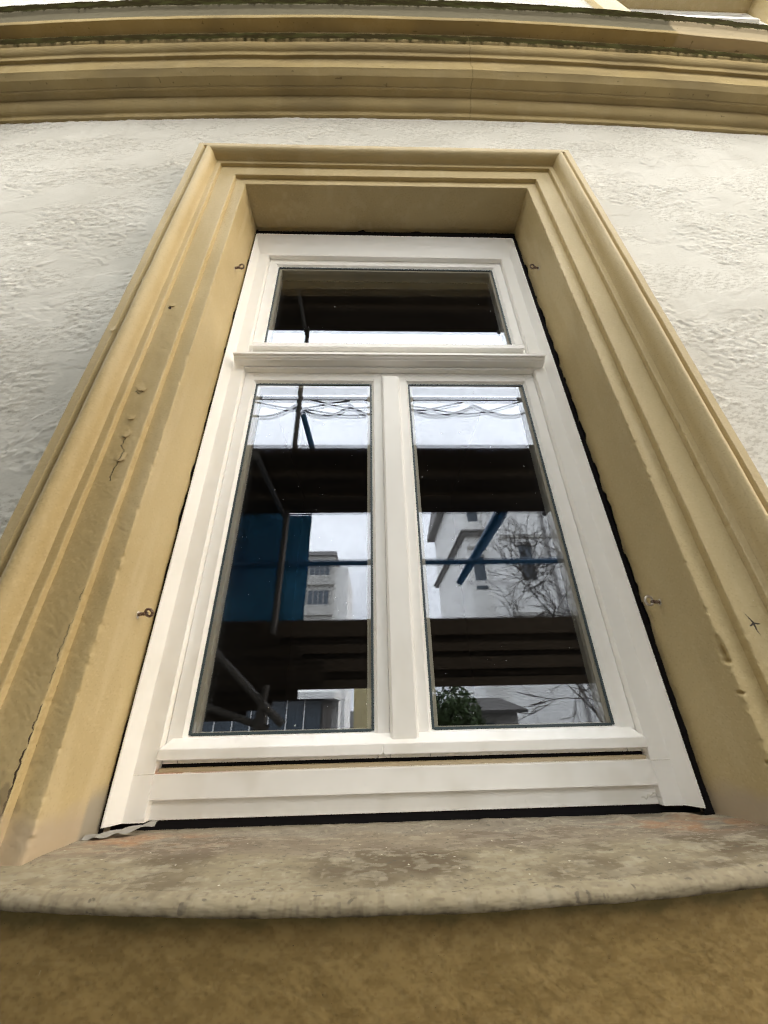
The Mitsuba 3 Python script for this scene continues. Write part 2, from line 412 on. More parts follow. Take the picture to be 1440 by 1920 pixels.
# upper storey wall, open where the upper window stands
UX0, UX1, UZ1 = 2.22, 4.42, 7.42
up = []
for x0, x1, z0, z1 in ((-9, UX0 + 0.0, 4.2, 9.5), (UX1, 9, 4.2, 9.5), (UX0, UX1, UZ1, 9.5)):
    gx = np.linspace(x0, x1, 40)
    up.append(grid_mesh(np.stack([np.stack([gx, -0.17 + bend(gx), gx * 0 + z], -1) for z in np.linspace(z0, z1, 8)], 1)))
put(B + '__upper_wall', cat(up), 'm_stucco', smooth=True, label='pale render of the storey above the cornice')

# --- moulded surround (profile: w outward from the opening, y depth)
ZS = -0.03
prof = [(0, 0.10), (0, -0.148), (0, -0.157), (0, -0.162), (0.0005, -0.1655), (0.002, -0.167), (0.006, -0.167), (0.012, -0.167), (0.043, -0.167), (0.0435, -0.175), (0.0436, -0.181), (0.045, -0.183), (0.049, -0.183), (0.110, -0.183), (0.114, -0.183), (0.1145, -0.194), (0.116, -0.196), (0.120, -0.196), (0.134, -0.196)]
prof += [(0.158 - 0.0205 * math.cos(t), -0.203 - 0.030 * math.sin(t) - 0.010 * t / math.pi) for t in np.linspace(0, math.pi, 13)]
prof += [(0.180, -0.214), (0.184, -0.2155), (0.187, -0.2265), (0.190, -0.230), (0.211, -0.230), (0.214, -0.226), (0.2145, -0.14)]
prof = dense(prof, 0.018)
OXL, OXR = -0.611, 0.625


def ztop(x):
    return 2.200 + 0.020 * (x + 0.612) / 1.238


pw, py_ = prof[:, 0], prof[:, 1]


def jamb(side):
    n = 760
    t = np.linspace(0, 1, n)[:, None]
    x = (OXL - pw) if side < 0 else (OXR + pw)
    zt = ztop(x) + pw
    Zz = ZS + (zt[None] - ZS) * t
    Pj = np.stack([np.broadcast_to(x, Zz.shape), np.broadcast_to(py_, Zz.shape), Zz], -1).copy()
    Pj = wob(Pj, 0.0009, 9.0, 60)
    # arrises knocked about, broken away low on the right jamb
    nz = meshkit.fbm(np.stack([Zz * 14, Zz * 0 + side * 5, Zz * 0], -1), 3, 77)
    ar = np.exp(-(pw[None] / 0.005) ** 2 - ((py_[None] + 0.167) / 0.007) ** 2)
    n2 = meshkit.fbm(np.stack([Zz * 70, Zz * 0 + side * 5, Zz * 0], -1), 3, 78)
    brk = np.clip((n2 - 0.62) / 0.12, 0, 1) * 0.0022
    if side > 0:
        cut = np.clip((nz + 0.25 * (n2 - 0.5) - 0.50 + 0.9 * (0.20 - Zz)) / 0.05, 0, 1)
        brk = brk + 0.012 * cut * np.clip((0.32 - Zz) / 0.05, 0, 1) * np.clip((Zz - 0.03) / 0.03, 0, 1) * (0.6 + 0.8 * n2)
    Pj[..., 0] += side * brk * ar
    Pj[..., 1] += 0.9 * brk * ar
    for wk, sd_ in ((0.0435, 31), (0.1145, 37)):
        n3 = meshkit.fbm(np.stack([Zz * 85, Zz * 0 + side * 3 + wk * 50, Zz * 0], -1), 3, sd_)
        a3 = np.exp(-((pw[None] - wk - 0.001) / 0.0022) ** 2)
        Pj[..., 0] += side * a3 * 0.0011 * np.clip((n3 - 0.60) / 0.15, 0, 1)
        Pj[..., 1] += a3 * 0.0014 * np.clip((n3 - 0.60) / 0.15, 0, 1)
    return grid_mesh(Pj, flip=side > 0)


put(B + '__jamb', jamb(-1), 'm_surround', smooth=35, label='left moulded ochre jamb with peeling paint and a long crack')
put(B + '__jamb', jamb(1), 'm_surround', smooth=35, label='right moulded ochre jamb with a star-shaped crack')
n = 220
s = np.linspace(0, 1, n)[:, None]
x = OXL - pw + (OXR - OXL + 2 * pw) * s
Pl = np.stack([x, np.broadcast_to(py_, x.shape), ztop(x) + pw[None]], -1)
Pl = wob(Pl, 0.0009, 9.0, 60)
put(B + '__lintel', grid_mesh(Pl, flip=False), 'm_surround', smooth=35, label='moulded ochre lintel over the window')

# --- stone sill
sp = [(0.10, -0.022), (0.02, -0.022), (-0.004, -0.017), (-0.06, -0.016), (-0.165, -0.020), (-0.215, -0.0275), (-0.240, -0.032)]
sp += [(-0.254 - 0.014 * math.sin(t), -0.0445 + 0.0115 * math.cos(t)) for t in np.linspace(0.1, math.pi - 0.25, 10)]
sp += [(-0.235, -0.058), (-0.19, -0.060)]
sp = dense(sp, 0.006)
xx = np.arange(-0.98, 0.9801, 0.006)
PX, PY = np.meshgrid(xx, sp[:, 0], indexing='ij')
PZ = np.broadcast_to(sp[:, 1], PX.shape).copy()
front = np.clip((-PY) / 0.26, 0, 1)
PZ += front * 0.010 * np.clip(PX / 0.55, -1.3, 1.3) ** 2
PY = PY + front * 0.026 * np.clip(PX / 0.55, -1.6, 1.6) ** 2
Ps = wob(np.stack([PX, PY, PZ], -1), 0.0010, 9.0, 90)
Ps = wob(Ps, 0.0010, 60.0, 95)
edge = np.clip((meshkit.fbm(np.stack([PX * 26, PX * 0, PX * 0], -1), 3, 8) - 0.5) / 0.25, 0, 1)
mort = (PY > -0.03) & (PY < 0.03)
Ps[..., 2] += np.where(mort, 0.006 * edge, 0)
put(B + '__sill', grid_mesh(Ps, flip=True), 'm_stone', smooth=50, label='worn stone sill stained grey and brick red')

# --- apron below the sill
ax, az = np.linspace(-1.3, 1.3, 260), np.linspace(-1.66, -0.052, 160)
AX, AZ = np.meshgrid(ax, az, indexing='ij')
Pa = np.stack([AX, -0.212 + 0.026 * np.clip(AX / 0.55, -1.6, 1.6) ** 2, AZ], -1)
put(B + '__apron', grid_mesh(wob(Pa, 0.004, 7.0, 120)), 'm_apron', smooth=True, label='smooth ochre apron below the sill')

# --- cornice (y, z) from bottom to top
cp = [(-0.150, 2.955), (-0.182, 2.958), (-0.184, 2.962), (-0.184, 2.986), (-0.186, 2.989)]
cp += [(-0.188 - 0.037 * math.sin(t), 3.052 - 0.060 * math.cos(t)) for t in np.linspace(0.0, math.pi / 2, 7)]
cp += [(-0.226, 3.060), (-0.248, 3.061), (-0.250, 3.056), (-0.258, 3.056), (-0.260, 3.066), (-0.296, 3.068), (-0.299, 3.072), (-0.314, 3.094), (-0.318, 3.098), (-0.319, 3.218), (-0.321, 3.221), (-0.333, 3.222), (-0.335, 3.225), (-0.336, 3.258)]
cp += [(-0.338 - 0.022 * math.sin(t), 3.318 - 0.055 * math.cos(t)) for t in np.linspace(0.0, math.pi / 2, 6)]
cp += [(-0.366, 3.322), (-0.369, 3.330), (-0.367, 3.440), (-0.362, 3.452), (-0.300, 3.47), (-0.289, 3.49), (-0.288, 3.895), (-0.290, 3.900), (-0.344, 3.902), (-0.346, 3.906), (-0.3475, 3.945), (-0.349, 3.985), (-0.356, 4.05), (-0.366, 4.062), (-0.368, 4.075), (-0.366, 4.265), (-0.360, 4.285), (-0.10, 4.36)]
cp = dense(cp, 0.03)
cx = np.concatenate([np.arange(-9, -3, 0.2), np.arange(-3, 3.2, 0.015), np.arange(3.2, 9.01, 0.2)])
CX, CY = np.meshgrid(cx, cp[:, 0], indexing='ij')
CZ = np.broadcast_to(cp[:, 1], CX.shape)
Pc = np.stack([CX, CY + bend(CX), CZ], -1)
Pc = wob(Pc, 0.0024, 5.0, 140)
ms_ = np.exp(-((CZ - 3.385) / 0.07) ** 2) + np.exp(-((CZ - 4.17) / 0.10) ** 2)
mo = meshkit.fbm(np.stack([CX * 30, CY * 30, CZ * 30], -1), 3, 150) - 0.5
Pc[..., 1] -= 0.008 * ms_ * mo
Pc[..., 2] += 0.018 * ms_ * mo
put(B + '__cornice', grid_mesh(Pc, flip=True), 'm_cornice', smooth=40, label='wide moulded ochre cornice with two mossy drip edges')

# --- flakes of paint curling off the left jamb
rng = np.random.default_rng(5)


def flake(cx_, cz_, y, r, tilt, seed):
    g = np.random.default_rng(seed)
    k = 9
    a = np.linspace(0, 2 * np.pi, k, endpoint=False)
    rr = r * (0.55 + 0.6 * g.random(k))
    px, pz = rr * np.cos(a) * 0.9, rr * np.sin(a) * 1.15
    lift = 0.0004 + tilt * (0.5 - 0.5 * pz / r) ** 2
    v = [(cx_, y - 0.0016, cz_)] + [(cx_ + px[i], y - lift[i], cz_ + pz[i]) for i in range(k)]
    back = [(a_, b_ + 0.0009, c_) for a_, b_, c_ in v]
    f = []
    for i in range(k):
        j = (i + 1) % k
        f += [(0, 1 + i, 1 + j), (k + 1, k + 2 + j, k + 2 + i), (1 + i, k + 2 + i, k + 2 + j), (1 + i, k + 2 + j, 1 + j)]
    return trimesh.Trimesh(np.array(v + back), np.array(f), process=False)


for i, (fx, fz, fy, fr, ft) in enumerate(((-0.701, 1.332, -0.1835, 0.012, 0.0035), (-0.699, 0.970, -0.1835, 0.016, 0.0040), (-0.692, 0.868, -0.1835, 0.010, 0.0030), (-0.689, 0.812, -0.1835, 0.013, 0.0035),
                                          (-0.680, 0.742, -0.1835, 0.014, 0.0035), (-0.788, 1.400, -0.224, 0.012, 0.003), (-0.801, 1.150, -0.230, 0.011, 0.003))):
    put(B + '__paint_flake', flake(fx, fz, fy, fr, ft, 30 + i), 'm_surround')

# --- the white window
WN = B + '__window'
labels[WN] = {'label': 'new white timber window with two casements and a top light'}


def sweep_frame(profile, xl, xr, zb, zt, sides):
    """profile (w inward from the outer rectangle, y): mitred bars, one mesh per side"""
    w, y = np.array(profile, float).T
    out = []
    for sd in sides:
        if sd == 'l':
            a, b = np.stack([xl + w, y, zb + w], 1), np.stack([xl + w, y, zt - w], 1)
        elif sd == 'r':
            a, b = np.stack([xr - w, y, zt - w], 1), np.stack([xr - w, y, zb + w], 1)
        elif sd == 't':
            a, b = np.stack([xl + w, y, zt - w], 1), np.stack([xr - w, y, zt - w], 1)
        else:
            a, b = np.stack([xr - w, y, zb + w], 1), np.stack([xl + w, y, zb + w], 1)
        out.append(grid_mesh(np.stack([a, b])))
    return out


def bevel(profile, r=0.0012):
    """clip each corner of an open polyline a little"""
    p = [np.array(q, float) for q in profile]
    out = [p[0]]
    for a, b, c in zip(p[:-2], p[1:-1], p[2:]):
        u, v = a - b, c - b
        lu, lv = np.linalg.norm(u), np.linalg.norm(v)
        rr = min(r, 0.4 * lu, 0.4 * lv)
        out += [b + u / lu * rr, b + v / lv * rr]
    return out + [p[-1]]


# outer frame: stiles run full height (their splay ends at the sill), head has a deeper splay
stile = bevel([(-0.0035, 0.075), (-0.0035, 0.0), (0.001, -0.0005), (0.0195, 0.030), (0.063, 0.030), (0.0635, 0.052), (0.0635, 0.075)])
w, y = np.array(stile).T
FT = 2.151


def vbar(pr, side, z0, z1f):
    w, y = np.array(pr).T
    x = (-0.6 + w) if side < 0 else (0.6 - w)
    a = np.stack([x, y, w * 0 + z0], 1)
    b = np.stack([x, y, z1f(w)], 1)
    m = grid_mesh(np.stack([a, b]), flip=side > 0)
    return m


drop = lambda w: FT - np.interp(w, [0.001, 0.0195, 0.063, 0.0635], [0, 0.108, 0.119, 0.119])
put(WN + '__stile', vbar(stile, -1, -0.0065, drop), 'm_white', smooth=30)
put(WN + '__stile', vbar(stile, 1, -0.0065, drop), 'm_white', smooth=30)
hp = [(-0.0035, 0.075, 0.0), (-0.0035, 0.0, 0.0), (0.001, -0.0005, 0.0), (0.0195, 0.030, 0.108), (0.063, 0.030, 0.119), (0.0635, 0.052, 0.1195), (0.0635, 0.075, 0.1195)]
a = np.array([(-0.6 + w_, y_, FT - d_) for w_, y_, d_ in hp])
b = np.array([(0.6 - w_, y_, FT - d_) for w_, y_, d_ in hp])
put(WN + '__head', grid_mesh(np.stack([a, b])), 'm_white')


def xprism(pr, x0, x1, caps=True):
    """closed (y, z) polygon extruded along x"""
    import shapely
    pl = shapely.Polygon(pr)
    m = trimesh.creation.extrude_polygon(pl, x1 - x0, engine='earcut')
    v = m.vertices.copy()
    m.vertices = np.stack([x0 + v[:, 2], v[:, 0], v[:, 1]], 1)
    m.fix_normals()
    return m


def closed_bevel(p, r):
    p = [np.array(q, float) for q in p]
    out = []
    for i in range(len(p)):
        a, b, c = p[i - 1], p[i], p[(i + 1) % len(p)]
        u, v = a - b, c - b
        lu, lv = np.linalg.norm(u), np.linalg.norm(v)
        rr = min(r, 0.4 * lu, 0.4 * lv)
        out += [tuple(b + u / lu * rr), tuple(b + v / lv * rr)]
    return out


put(WN + '__bottom_rail', xprism(closed_bevel([(0.0305, 0.029), (0.0305, 0.074), (0.060, 0.079), (0.075, 0.079), (0.075, -0.0062), (0.046, -0.0062), (0.046, 0.029)], 0.001), -0.5815, 0.5815), 'm_white', smooth=30)
put(WN + '__rail_joint', cat([box(sx_ * .5585 - .0215, sx_ * .5585 + .0215, .0293, .0306, .0738, .0749) for sx_ in (-1, 1)]), 'm_filler')
put(WN + '__rain_rail', xprism([(0.040, 0.0745), (0.040, 0.0815), (0.042, 0.0830), (0.052, 0.0830), (0.052, 0.0745)], -0.534, 0.534), 'm_railmetal', label='tan metal rain rail under the casements')
put(WN + '__rail_shadow_gap', box(-0.536, 0.536, 0.053, 0.058, 0.0785, 0.13), 'm_tape')
# transom with stepped moulding
put(WN + '__transom', xprism(closed_bevel([(0.0295, 1.295), (0.0295, 1.3055), (0.075, 1.3055), (0.075, 1.295)], 0.0008), -0.5375, 0.5375), 'm_white', smooth=30)
put(WN + '__transom_moulding', xprism(closed_bevel([(0.0290, 1.306), (0.022, 1.3075), (0.0028, 1.309), (0.0025, 1.3145), (-0.004, 1.3148), (-0.004, 1.3222), (-0.012, 1.3225), (-0.012, 1.3315), (0.029, 1.338)], 0.0005), -0.568, 0.568), 'm_white', smooth=20)
put(WN + '__transom', xprism(closed_bevel([(0.0296, 1.338), (0.0296, 1.385), (0.075, 1.385), (0.075, 1.338)], 0.0008), -0.5372, 0.5372), 'm_white', smooth=30)

YG = 0.060     # outer pane


def sash(name, xl, xr, zb, zt, wl, wr, wb, wt, y0=0.049, bl=0.0105):
    """four bars with a bevelled glazing bead, glass unit with spacer and gasket"""
    gl, gr, gb, gt = xl + wl, xr - wr, zb + wb, zt - wt
    yb = 0.075

    def bar(pa, pb):
        return grid_mesh(np.stack([np.array(pa), np.array(pb)]))

    def corners(dx, y, mode):
        # mode 0 = outer rectangle, 1 = bead outer, 2 = glass edge
        if mode == 0:
            return xl, xr, zb, zt
        if mode == 1:
            return gl - dx, gr + dx, gb - dx, gt + dx
        return gl, gr, gb, gt
    A = (xl, xr, zb, zt); Bd = (gl - bl, gr + bl, gb - bl, gt + bl); G = (gl, gr, gb, gt)
    # stiles run through, rails between them; bead is mitred
    e = 0.0009
    for sd in (-1, 1):
        ox, bx, gx = (A[0], Bd[0], G[0]) if sd < 0 else (A[1], Bd[1], G[1])
        pr = [(ox, yb), (ox, y0 + e), (ox - sd * e, y0), (bx + sd * e, y0), (bx, y0 + e), (gx, YG + 0.001)]
        zlo = [zb, zb, zb, zb, Bd[2], gb]
        zhi = [zt, zt, zt, zt, Bd[3], gt]
        pa = [(x_, y_, z_) for (x_, y_), z_ in zip(pr, zlo)]
        pb = [(x_, y_, z_) for (x_, y_), z_ in zip(pr, zhi)]
        m = grid_mesh(np.stack([np.array(pa), np.array(pb)]), flip=sd > 0)
        put(name + '_stile', m, 'm_white', smooth=25)
    for sd in (-1, 1):
        oz, bz, gz = (A[2], Bd[2], G[2]) if sd < 0 else (A[3], Bd[3], G[3])
        pr = [(oz, yb), (oz, y0 + e), (oz - sd * e, y0 + 0.0004), (bz + sd * e, y0 + 0.0004), (bz, y0 + e), (gz, YG + 0.001)]
        xlo = [Bd[0], Bd[0], Bd[0], Bd[0], Bd[0], gl]
        xhi = [Bd[1], Bd[1], Bd[1], Bd[1], Bd[1], gr]
        pa = [(x_, y_, z_) for x_, (z_, y_) in zip(xlo, pr)]
        pb = [(x_, y_, z_) for x_, (z_, y_) in zip(xhi, pr)]
        m = grid_mesh(np.stack([np.array(pa), np.array(pb)]), flip=sd < 0)
        put(name + '_rail', m, 'm_white', smooth=25)
    g2 = 0.0035
    ring = [box(gl - .002, gl + g2, YG - .003, YG - .0005, gb, gt), box(gr - g2, gr + .002, YG - .003, YG - .0005, gb, gt),
            box(gl + g2, gr - g2, YG - .003, YG - .0005, gb - .002, gb + g2), box(gl + g2, gr - g2, YG - .003, YG - .0005, gt - g2, gt + .002)]
    put(name + '_gasket', cat(ring), 'm_gasket')
    for k, yy in enumerate((YG, YG + 0.020)):
        sh = trimesh.Trimesh(np.array([(gl - .004, yy, gb - .004), (gr + .004, yy, gb - .004), (gr + .004, yy, gt + .004), (gl - .004, yy, gt + .004)]), [[0, 1, 2], [0, 2, 3]], process=False)
        put(name + '_pane', sh, 'm_pane')
    o = 0.013
    sp_ = [box(gl - .004, gl + o, YG + .002, YG + .018, gb, gt), box(gr - o, gr + .004, YG + .002, YG + .018, gb, gt),
           box(gl + o, gr - o, YG + .002, YG + .018, gb - .004, gb + .004), box(gl + o, gr - o, YG + .002, YG + .018, gt - o, gt + .004)]
    put(name + '_spacer', cat(sp_), 'm_spacer')
    i0, i1 = YG + 0.021, YG + 0.055
    inn = [box(xl, gl + .004, i0, i1, zb, zt), box(gr - .004, xr, i0, i1, zb, zt), box(gl + .004, gr - .004, i0, i1, zb, gb + .004), box(gl + .004, gr - .004, i0, i1, gt - .004, zt)]
    put(name + '_inner_frame', cat(inn), 'm_spacer')


sash(WN + '__left_casement'.replace('left_', ''), -0.5345, -0.0365, 0.090, 1.2935, 0.0435, 0.0385, 0.053, 0.0475)
sash(WN + '__casement', -0.0355, 0.5345, 0.090, 1.2935, 0.0995, 0.0435, 0.053, 0.0475)
sash(WN + '__top_light', -0.5345, 0.5345, 1.39, 2.031, 0.0435, 0.0435, 0.075, 0.046)
# weather bars and the cover strip on the meeting stiles
wb = closed_bevel([(0.0225, 0.0985), (0.0225, 0.119), (0.0485, 0.1385), (0.0485, 0.0985)], 0.0014)


def weather_bar(x0, x1, cut0, cut1):
    m = xprism(wb, x0, x1)
    v = m.vertices.copy()
    t = np.clip((v[:, 2] - 0.117) / 0.021, 0, 1)
    v[:, 0] = np.where(np.abs(v[:, 0] - x0) < 1e-6, v[:, 0] + cut0 * t, np.where(np.abs(v[:, 0] - x1) < 1e-6, v[:, 0] - cut1 * t, v[:, 0]))
    m.vertices = v
    return m


put(WN + '__weather_bar', weather_bar(-0.5355, -0.0555, 0.014, -0.016), 'm_white', smooth=25)
put(WN + '__weather_bar', weather_bar(-0.0515, 0.5355, -0.016, 0.014), 'm_white', smooth=25)
put(WN + '__weather_bar', xprism(closed_bevel([(0.020, 1.4025), (0.020, 1.424), (0.0485, 1.448), (0.0485, 1.4025)], 0.0014), -0.523, 0.519), 'm_white', smooth=25)
cs = trimesh.Trimesh(*[np.array(q_) for q_ in ([(x_, y_, z_) for z_ in (0.119, 1.262) for x_, y_ in ((-0.036, 0.0485), (-0.035, 0.036), (-0.030, 0.0318), (0.022, 0.0318), (0.028, 0.037), (0.0285, 0.0485))], [[0, 0, 0]])], process=False)
Pq = cs.vertices.reshape(2, 6, 3)
m = grid_mesh(Pq)
capf = [[6, 6 + i, 7 + i] for i in range(1, 5)]
put(WN + '__cover_strip', trimesh.Trimesh(m.vertices, np.vstack([m.faces, capf]), process=False), 'm_white')

# smear of filler on the bottom rail, specks of dust on the glass
k = 26
t = np.linspace(0, 1, k)
fx = 0.515 + 0.068 * t
fz = 0.006 + 0.012 * t + 0.004 * np.sin(9 * t) + 0.0025 * np.sin(31 * t)
put(WN + '__filler_smear', cat([tube((fx[i], 0.0455, fz[i]), (fx[i + 1], 0.0455, fz[i + 1]), 0.0011, 6) for i in range(k - 1)]), 'm_filler')
rd = np.random.default_rng(11)
dots = []
for i in range(150):
    if rd.random() < 0.85:
        gx = rd.uniform(-0.48, -0.08) if rd.random() < 0.5 else rd.uniform(0.07, 0.48)
        gz = rd.uniform(0.15, 1.23)
    else:
        gx, gz = rd.uniform(-0.48, 0.48), rd.uniform(1.5, 1.75)
    c_ = trimesh.creation.icosphere(0, 1.0)
    r_ = 0.0004 + 0.0011 * rd.random() ** 3
    c_.vertices = c_.vertices * [r_, 0.0004, r_ * rd.uniform(0.8, 2.2)] + [gx, YG - 0.0006, gz]
    dots.append(c_)
put(WN + '__dust_speck', cat(dots), 'm_dust')
labels[WN + '__dust_speck'] = {'kind': 'stuff', 'label': 'specks of white dust on the glass'}

# black joint tape packed between frame and masonry, ragged at the edge
jt = []
NJ = 170
for sd in (-1, 1):
    zz = np.linspace(-0.03, 2.21, NJ)
    fr = sd * 0.601
    ou = sd * 0.640
    yf = 0.010 + 0.010 * (meshkit.fbm(np.stack([zz * 30, zz * 0 + sd, zz * 0], -1), 3, 3) - 0.5)
    Pt = np.stack([np.stack([zz * 0 + fr, yf, zz], -1), np.stack([zz * 0 + ou, yf, zz], -1)], 1)
    jt.append(grid_mesh(Pt))
xx_ = np.linspace(-0.64, 0.64, NJ)
yf = 0.012 - 0.014 * np.clip((meshkit.fbm(np.stack([xx_ * 9, xx_ * 0, xx_ * 0], -1), 3, 6) - 0.62) / 0.1, 0, 1)
jt.append(grid_mesh(np.stack([np.stack([xx_, yf, xx_ * 0 + 2.149], -1), np.stack([xx_, yf, xx_ * 0 + 2.26], -1)], 1)))
jt.append(grid_mesh(np.stack([np.stack([xx_, xx_ * 0 + 0.050, xx_ * 0 - 0.03], -1), np.stack([xx_, xx_ * 0 + 0.050, xx_ * 0 + 0.0], -1)], 1)))
put(B + '__joint_tape', cat(jt), 'm_tape', label='black joint tape around the window frame')
# little black rags of tape pressed onto the right reveal edge
rag = []
for i in range(30):
    z_ = rd.uniform(0.0, 2.1)
    wd, hh = rd.uniform(0.002, 0.008), rd.uniform(0.006, 0.045)
    for sx, xo in ((1, 0.6252), (-1, -0.6112)):
        if sx < 0 and rd.random() < 0.55:
            continue
        kk = 7
        zz = z_ + np.linspace(-hh, hh, kk)
        y1 = 0.006 - wd * np.clip(1 - np.abs(np.linspace(-1, 1, kk)) ** 2, 0, 1) * rd.uniform(0.6, 1.2, kk)
        Pt = np.stack([np.stack([zz * 0 + xo, zz * 0 + 0.02, zz], -1), np.stack([zz * 0 + xo - sx * 0.002, y1, zz], -1)], 1)
        put(B + '__tape_edge', grid_mesh(Pt), 'm_tape')

# dark room behind the panes
ring = []
for x0, x1, z0, z1 in ((-0.9, -0.58, -0.3, 2.5), (0.58, 0.9, -0.3, 2.5), (-0.58, 0.58, -0.3, 0.01), (-0.58, 0.58, 2.10, 2.5)):
    ring.append(box(x0, x1, 0.118, 0.122, z0, z1))
ring += [box(-0.9, -0.896, 0.122, 3, -0.3, 2.5), box(0.896, 0.9, 0.122, 3, -0.3, 2.5), box(-0.896, 0.896, 0.122, 3, -0.3, -0.296), box(-0.896, 0.896, 0.122, 3, 2.496, 2.5), box(-0.896, 0.896, 2.996, 3, -0.296, 2.496)]
put(B + '__room', cat(ring), 'm_room')

# --- upper window (only its head shows over the cornice)
UW = B + '__window_001'
labels[UW] = {'label': 'white window of the storey above, its head just showing over the cornice'}
by = float(bend(3.3))
ur = [box(UX0 - .004, UX0, -0.15 + by, 0.2 + by, 4.3, UZ1), box(UX1, UX1 + .004, -0.12 + by, 0.2 + by, 4.3, UZ1), box(UX0, UX1, -0.14 + by, 0.2 + by, UZ1, UZ1 + .004)]
put(UW + '__reveal', cat(ur), 'm_surround')
gx = np.linspace(UX0 - 0.26, UX0, 6)
put(UW + '__surround', cat([grid_mesh(np.stack([np.stack([gx, -0.20 + bend(gx), gx * 0 + z_], -1) for z_ in (4.3, UZ1 + .26)], 1)), box(UX0 - .263, UX0 - .26, -0.185, -0.1, 4.3, UZ1 + .26), box(UX0 - .26, UX1 + .26, -0.19 + by, -0.09 + by, UZ1 + 0.0045, UZ1 + .26), box(UX1 + .005, UX1 + .26, -0.20 + by, -0.05 + by, 4.3, UZ1)]), 'm_surround')
put(UW + '__frame', cat([box(UX0 + .001, UX0 + .06, by, .06 + by, 4.3, UZ1), box(UX1 - .06, UX1 - .001, by, .06 + by, 4.3, UZ1), box(UX0 + .06, UX1 - .06, by, .06 + by, UZ1 - .06, UZ1 - .001), box(UX0 + .06, UX1 - .06, by - .02, .06 + by, UZ1 - .42, UZ1 - .34), box((UX0 + UX1) / 2 - .04, (UX0 + UX1) / 2 + .04, by + .003, .06 + by, 4.3, UZ1 - .42)]), 'm_white')
put(UW + '__pane', grid_mesh(np.array([[(UX0, by + .05, 4.3), (UX0, by + .05, UZ1)], [(UX1, by + .05, 4.3), (UX1, by + .05, UZ1)]])), 'm_pane')
put(UW + '__curtain', grid_mesh(np.stack([np.stack([np.linspace(UX0 - .1, UX1 + .1, 90), by + .20 + 0.02 * np.sin(np.linspace(0, 120, 90)), np.full(90, z_)], -1) for z_ in (4.2, UZ1 + .2)], 1)), 'm_farwhite')


# ------------------------------------------------------------------ hooks screwed into the reveals
def eye_hook(x, y, z, sx, ring_tilt, ring_mat, lab, r=0.0085, turn=0.0):
    k = key_of('eye_hook__shank').replace('__shank', '')
    i = 0
    k = 'eye_hook'
    while k + '__shank' in scene:
        i += 1
        k = f'eye_hook_{i:03d}'
    L = 0.020
    d = np.array([-sx, -0.15, 0.05]); d /= np.linalg.norm(d)
    p0, p1 = np.array([x + sx * 0.004, y, z]), np.array([x, y, z]) + d * L
    put(k + '__shank', cat([tube(p0, p1, 0.0042, 10), trimesh.creation.icosphere(2, 0.0046).apply_translation(p1)]), 'm_rust', smooth=40)
    th, ph = np.linspace(0, 2 * np.pi, 28, endpoint=False), np.linspace(0, 2 * np.pi, 10, endpoint=False)
    TH, PH = np.meshgrid(th, ph, indexing='ij')
    rt = 0.0029
    u = np.array([d[0], d[1], 0]); u /= np.linalg.norm(u)
    v = np.array([0, math.sin(ring_tilt), math.cos(ring_tilt)]); v = v - u * (v @ u); v /= np.linalg.norm(v)
    nrm = np.cross(u, v)
    c0 = p1 + u * (r - 0.001) + v * 0.002
    R_ = c0 + (r + rt * np.cos(PH))[..., None] * (np.cos(TH)[..., None] * u + np.sin(TH)[..., None] * v) + (rt * np.sin(PH))[..., None] * nrm
    R2 = np.concatenate([R_, R_[:1]])
    put(k + '__ring', grid_mesh(R2, close_u=True), ring_mat, smooth=True)
    g = np.random.default_rng(i + 3)
    cr = trimesh.creation.icosphere(2, 0.007)
    cr.vertices = cr.vertices * [0.25, 1.0, 1.3] * (0.75 + 0.5 * g.random((len(cr.vertices), 1))) + [x, y, z]
    put(k + '__wall_plug', cr, 'm_filler', smooth=True)
    labels[k] = {'label': lab, 'category': 'hook', 'group': 'eye hooks in the window reveal'}


eye_hook(-0.612, -0.058, 0.389, -1, -0.6, 'm_rust', 'rusty bent hook low on the left window reveal', 0.0085)
eye_hook(-0.612, -0.070, 1.745, -1, -0.35, 'm_rust', 'small rusty ring hook near the top of the left reveal', 0.0095)
eye_hook(0.626, -0.049, 0.402, 1, -0.2, 'm_zinc', 'pale metal ring hook low on the shaded right reveal', 0.0105)
eye_hook(0.626, -0.061, 1.794, 1, -0.35, 'm_rust', 'small dark ring hook near the top of the right reveal', 0.0095)

# torn strip of sealing foil on the sill's left end
u_ = np.linspace(0, 1, 22)
v_ = np.linspace(0, 1, 7)
UU, VV = np.meshgrid(u_, v_, indexing='ij')
FX = -0.603 + 0.100 * UU
wid = 0.026 * np.sin(np.pi * np.clip(0.12 + 0.95 * UU, 0, 1)) ** 0.6 + 0.012
FY = 0.022 - 0.085 * (1 - UU) * 0.55 - wid * VV + 0.004 * np.sin(17 * UU)
FZ = -0.0145 + 0.012 * UU * (1 - 0.5 * VV) + 0.005 * np.sin(2.6 * VV) + 0.002 * np.sin(21 * UU + 3 * VV)
put('torn_foil', grid_mesh(np.stack([FX, FY, FZ], -1), flip=True), 'm_foil', smooth=True,
    label='torn grey strip of sealing foil on the left end of the sill', category='foil')

# ------------------------------------------------------------------ what the panes reflect: street, scaffold, houses behind the camera
GZ = -1.62
put('ground', grid_mesh(np.array([[(-400, -800, GZ), (-400, 60, GZ)], [(400, -800, GZ), (400, 60, GZ)]])), 'm_ground', kind='structure', label='grey paved street in front of the house')

